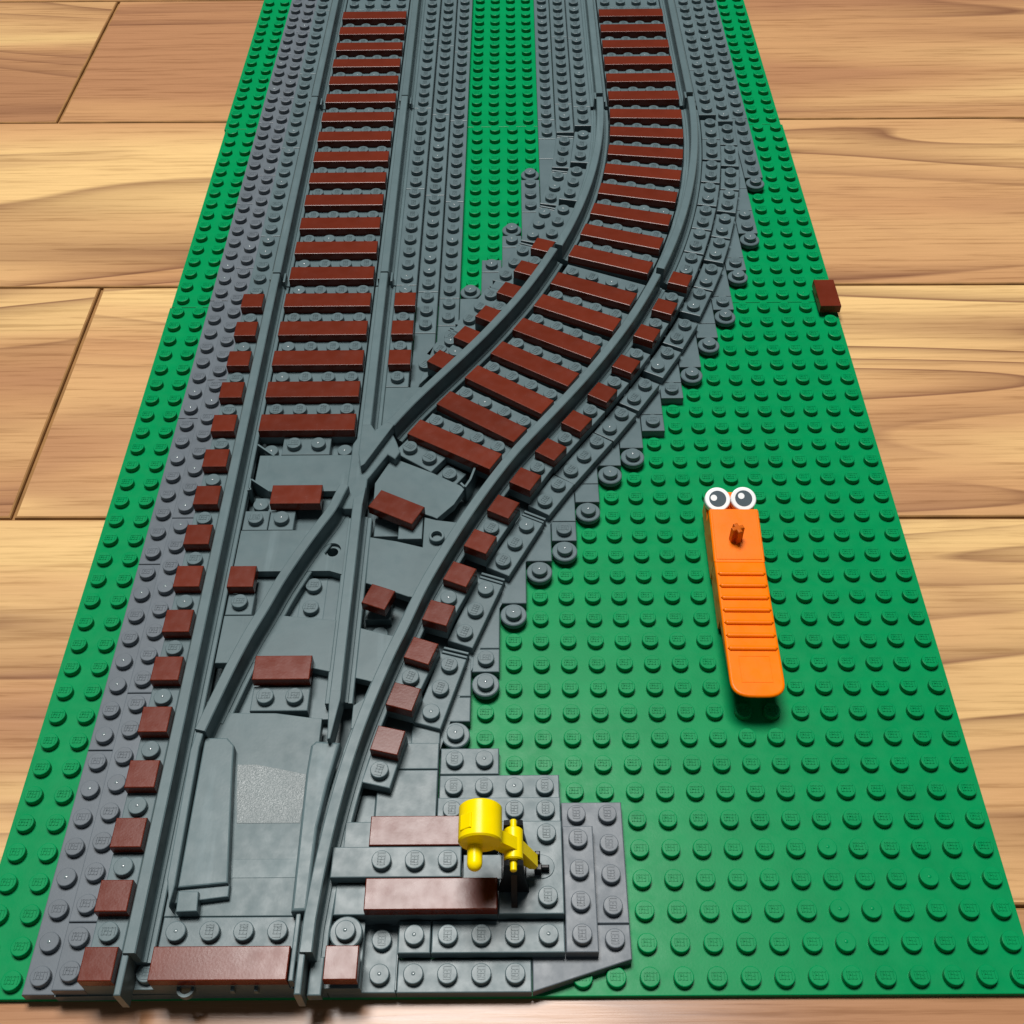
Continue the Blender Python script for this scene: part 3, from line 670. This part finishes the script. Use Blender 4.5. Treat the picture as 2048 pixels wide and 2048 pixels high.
# ------------------------------------------------------------------ lever platform at the front
GF = 'plates building the platform under the switch lever'
grid('grey two-stud plate at the front corner beside the small square tile', 11, 13, 0, 2, .4, [(12.5, .5), (12.5, 1.5)], turn=-90, group=GF)
grid('four-stud grey plate lying along the front edge with clear lettering', 13, 17, 0, 1, .4, True, turn=-90, group=GF)
grid('single grey plate in the second row behind the front edge', 13, 14, 1, 2, .8, True, turn=-90, group=GF)
grid('four-stud grey plate in the second row behind the front edge', 14, 18, 1, 2, .8, True, turn=-90, group=GF)
mb = MB(); prism(mb, [(17 + GAP, 0.02), (20 - GAP, .94), (20 - GAP, 2 - GAP), (17 + GAP, 2 - GAP)], 0, .398, .035)
o = link('wedge_plate', mb.mesh('wedge_plate', GREYP), label='grey wedge plate with a slanted front at the corner of the lever platform', cat='plate', group=GF); add_studs(o, [(19.5, 1.5)], .398, GREYP, -90)
covered.append((17, 20, 1, 2))
grid('four-stud grey plate running away from the camera beside the lever base', 18, 19, 1, 5, .8, True, turn=-90, group=GF, m=GREYP)
grid('wide low grey plate at the far corner of the lever platform', 18, 20, 2, 6, .4, [(19.5, 2.5), (19.5, 3.5), (19.5, 4.5), (19.5, 5.5), (18.5, 5.5)], turn=-90, group=GF, m=GREYP)
grid('four-stud grey plate at the back of the lever platform', 14, 18, 6, 7, .4, True, turn=-90, group=GF)
grid('four-stud grey plate one step above the back row of the lever platform', 14, 18, 5, 6, .8, True, turn=-90, group=GF)
grid('grey two-stud plate between the round plate and the lever platform', 14, 16, 7, 8, .4, True, turn=-90, group=GF)
grid('low grey plate filling under the lever platform', 11.0, 18, 2, 5, .4, False, group=GF)
grid('upper grey plate filling under the lever platform', 11.05, 18, 2, 5, .8, False, group=GF)
lb = grid('grey lever base plate with bare studs around the switch lever', 16, 18, 2, 5, 1.2, [(17.5, 2.5), (17.5, 4.5)], turn=-90, group=GF)
mb = MB(); pts = [(14.92, 3.08), (17.35, 3.08)] + [(17.35 + .38 * math.sin(t), 3.47 - .38 * math.cos(t)) for t in [math.pi * q / 10 for q in range(1, 10)]] + [(17.35, 3.86), (14.92, 3.86)]
prism(mb, pts, 1.0, 1.225, .02)
link('slide_tongue', mb.mesh('slide_tongue', GREY), label='smooth round-ended grey tongue under the yellow lever', cat='slider')
grid('smooth grey tile under the near brown tile of the lever platform', 11.05, 16, 2, 3, 1.198, False, group=GF)
grid('smooth grey tile under the far brown tile of the lever platform', 11.15, 16, 4, 5, 1.196, False, group=GF)
mb = MB(); prism(mb, rect(10.92, 14.88, 3.0, 3.98), 1.2, 1.6, .035)
o = link('throw_bar', mb.mesh('throw_bar', GREY), label='three-stud grey bar reaching from the lever to the branch rail', cat='bar'); add_studs(o, [(12.46, 3.48), (13.47, 3.48), (14.47, 3.48)], 1.6, GREY, -90)
brown('long brown tile behind the throw bar partly hidden by the lever', 14, 4.5, 4)
brown('long brown tile in front of the throw bar below the lever', 14, 2.5, 4)
grid('smooth grey tile nearest the branch rail behind the lever platform', 12, 14, 5, 7, .8, False, group=GF)
grid('smooth grey tile beside the first round plate of the branch edge', 12.6, 14, 7, 8, .796, False, group=GF)
grid('smooth grey tile tucked under the first hinged plate of the branch', 13, 14, 8, 9, .6, False, group=GF)
grid('small grey tile in the narrow slot along the branch rail', 11.35, 12, 5, 6.2, .6, False, group=GF)
round_plate('dark grey round plate on the corner beside the front square tile', 11, 1, 1.2, None, y=1.5)
grid('grey filler under the round plate at the front corner', 11.05, 12, 0.02, 2, .8, False, group=GF)

# ------------------------------------------------------------------ yellow switch lever
lv = empty('switch_lever', 'yellow switch lever with a round weight on a black stand', 'lever', (16.5, 3.3, 1.2))
def part(mb, name, m, parent=lv, smooth=False):
    xform(mb, lambda x, y, z: (x - 16.5, y - 3.3, z - 1.2) if parent is lv else (x, y, z)); me = mb.mesh(name, m)
    if smooth:
        for p in me.polygons: p.use_smooth = True
        me.set_sharp_from_angle(angle=R(35))
    return link(name, me, parent)
def yz_fin(mb, y0, y1, pts):      # a fin in the x-z plane with thickness along y
    v = [(x, y0, z) for x, z in pts] + [(x, y1, z) for x, z in pts]; n = len(pts)
    mb.add(v, [tuple(range(n)), tuple(reversed(range(n, 2 * n)))] + [(i, i + n, (i + 1) % n + n, (i + 1) % n) for i in range(n)])
def xz_fin(mb, x0, x1, pts):      # a fin in the y-z plane with thickness along x
    v = [(x0, y, z) for y, z in pts] + [(x1, y, z) for y, z in pts]; n = len(pts)
    mb.add(v, [tuple(reversed(range(n))), tuple(range(n, 2 * n))] + [(i, (i + 1) % n, (i + 1) % n + n, i + n) for i in range(n)])
for ys in ((2.68, 2.84), (3.92, 4.08)):
    mb = MB(); yz_fin(mb, ys[0], ys[1], [(16.02, 1.2), (16.94, 1.2), (16.8, 2.3), (16.76, 3.16), (16.6, 3.2), (16.58, 2.95), (16.38, 2.95), (16.36, 3.2), (16.2, 3.16), (16.16, 2.3)]); part(mb, 'stand', BLACK)
mb = MB(); xz_fin(mb, 16.4, 16.58, [(2.69, 1.2), (2.2, 1.2), (2.28, 1.32), (2.69, 2.5)]); part(mb, 'stand_rib', BLACK)
mb = MB(); xz_fin(mb, 16.4, 16.58, [(4.07, 1.2), (4.07, 2.5), (4.45, 1.32), (4.5, 1.2)]); part(mb, 'stand_rib', BLACK)
mb = MB(); prism(mb, rect(16.1, 16.86, 2.84, 3.92), 1.2, 1.42, .03); part(mb, 'stand_foot', BLACK)
mb = MB(); cyl_y(mb, 15.53, 4.0, .63, 2.98, 4.1, 40, .05); part(mb, 'weight', YELLOW, smooth=True)
mb = MB(); cyl_y(mb, 15.38, 3.78, .22, 2.26, 3.02, 20, .02, True); part(mb, 'handle', YELLOW, smooth=True)
mb = MB(); cyl_y(mb, 16.48, 3.0, .285, 2.88, 3.86, 28, .04); part(mb, 'pivot', YELLOW, smooth=True)
mb = MB(); cyl_y(mb, 16.48, 3.0, .10, 2.58, 4.16, 16, .02); part(mb, 'pivot_pin', YELLOW, smooth=True)
mb = MB(); yz_fin(mb, 3.12, 3.5, [(15.7, 3.52), (16.4, 2.72), (16.95, 1.86), (17.12, 1.84), (17.2, 2.02), (16.72, 3.12), (16.2, 3.7), (15.85, 4.2)]); part(mb, 'arm', YELLOW)
mb = MB(); a = R(129); ca, sa = math.cos(a), math.sin(a)
prism(mb, rect(-.2, .2, 3.2, 3.66), .5, .655, .03); xform(mb, lambda u, y, r: (15.53 + r * ca - u * sa, y, 4.0 + r * sa + u * ca)); part(mb, 'raised_label', YELLOW)
mb = MB(); lathe(mb, [(.3, 0), (.3, .1), (.27, .13)], 24); xform(mb, lambda x, y, z: (15.53 + x, 4.02 + z, 4.0 + y)); part(mb, 'end_boss', YELLOW)
mb = MB(); prism(mb, rect(17.1, 17.32, 3.2, 3.42), 1.22, 1.62, .02); prism(mb, rect(17.12, 17.28, 3.5, 3.64), 1.22, 2.0, .03); prism(mb, rect(17.12, 17.28, 3.4, 3.52), 1.22, 1.75, .02)
prism(mb, rect(17.3, 17.56, 3.3, 3.42), 1.22, 1.5, .03); part(mb, 'slide_hook', BLACK)

# ------------------------------------------------------------------ orange brick tool with two eye tiles
bt = empty('brick_separator', 'orange ribbed brick tool lying on the green baseplate', 'brick tool', (24.93, 13.5, 0))
bt.rotation_euler = (0, 0, R(-1.0))
def tl(name, mb, m, sm=False):
    me = mb.mesh(name, m)
    if sm:
        for p in me.polygons: p.use_smooth = True
        me.set_sharp_from_angle(angle=R(40))
    return link(name, me, bt)
def side_prism(mb, prof, xs, bev=.05):
    # profile in (y,z), extruded between x=-h..h with a small side chamfer
    n = len(prof); h = xs; vs = []; fs = []
    cy = sum(p[0] for p in prof) / n; cz = sum(p[1] for p in prof) / n
    for x, k in ((-h, bev), (-h + bev, 0), (h - bev, 0), (h, bev)):
        for y, z in inset(prof, k) if k else prof: vs.append((x, y, z))
    for r in range(3):
        for i in range(n):
            j = (i + 1) % n; fs.append((r * n + i, (r + 1) * n + i, (r + 1) * n + j, r * n + j))
    fs.append(tuple(range(n))); fs.append(tuple(reversed(range(3 * n, 4 * n)))); mb.add(vs, fs)
# head block
mb = MB(); side_prism(mb, ccw([(1.62, .22), (3.98, .22), (3.98, 1.66), (1.62, 1.39)]), .95); tl('head', mb, ORANGE)
mb = MB(); side_prism(mb, ccw([(3.98, .22), (5.1, .22), (5.1, 1.38), (3.98, .94)]), .93); tl('pin_block', mb, ORANGE)
mb = MB(); prism(mb, rect(-.85, .85, 1.72, 3.92), 1.36, 1.41, .015); xform(mb, lambda x, y, z: (x, y, z + (y - 1.62) * .1144)); tl('face_panel', mb, ORANGE)
# handle: flat bar with a rounded tip, raised off the studs
mb = MB(); tip = [(.94 * (1 if abs(math.cos(t)) > .92 else 1) * math.copysign(abs(math.cos(t)) ** .62, math.cos(t)), -3.5 - .68 * abs(math.sin(t)) ** .8) for t in [math.pi * q / 16 for q in range(17)]]
out = [(.94, 1.66)] + [(x, y) for x, y in tip] + [(-.94, 1.66)]
prism(mb, out, .55, 1.385, .09, segs=4)
xform(mb, lambda x, y, z: (x * (.93 if z < 1.0 and y < -3 else 1), y + (.22 if z < 1.0 and y < -3.2 else 0), z if z > 1.0 else .62 + min(.5, max(0, (-y - 1.2)) * .2))); tl('handle', mb, ORANGE)
mb = MB(); prism(mb, rect(-.9, .9, -.6, 1.64), .22, .9, .02); tl('handle_underside', mb, ORANGE)
for k in range(7):
    y = 1.06 - k * .549; mb = MB(); hw = .80
    prism(mb, [(-hw, y - .1), (hw, y - .1), (hw + .08, y), (hw, y + .1), (-hw, y + .1), (-hw - .08, y)], 1.36, 1.485, .085, segs=4); tl('grip_ridge', mb, ORANGE)
mb = MB()
for r in (rect(-.53, .53, -3.62, -3.60), rect(-.53, .53, -2.56, -2.54), rect(-.54, -.52, -3.62, -2.54), rect(.52, .54, -3.62, -2.54)): prism(mb, r, 1.37, 1.396, .004)
tl('tip_outline', mb, ORANGE)
mb = MB(); ax = []
for k in range(4):
    a = k * math.pi / 2 + .35
    for r, d in ((.255, -.36), (.255, .36), (.13, .785)): ax.append((-.06 + r * math.cos(a + d), 2.62 + r * math.sin(a + d)))
prism(mb, ax, 1.38, 2.2, .05); tl('axle_peg', mb, DKOR)
for u in (-.5, .5): link('stud', stud_mesh(ORANGE, 180, False), bt, (u, 4.52, 1.13))
def eye(x, y, label, lx, ly):
    mb = MB(); lathe(mb, [(.40, 0), (.47, .05), (.495, .08), (.495, .34), (.47, .375), (.44, .385)], 40, cap_bot=True)
    o = link('eye_tile', mb.mesh('eye_tile', WHITE), None, (x, y + .14, 1.25), 0, label, 'eye tile', 'round eye tiles on the brick tool')
    o.rotation_euler = (R(22), 0, 0)
    mb = MB(); lathe(mb, [(.333, .383), (.333, .389)], 36); link('pupil', mb.mesh('pupil', SLATE), o, (0, .01, 0))
    mb = MB(); lathe(mb, [(.125, .387), (.125, .393)], 24); link('eye_glint', mb.mesh('eye_glint', WHITE), o, (lx, ly, 0))
eye(24.47, 18.06, 'round white eye tile with a low glint, nearer the track side of the tool', -.15, .05)
eye(25.48, 18.07, 'round white eye tile with a high glint, farther from the track', -.09, .11)
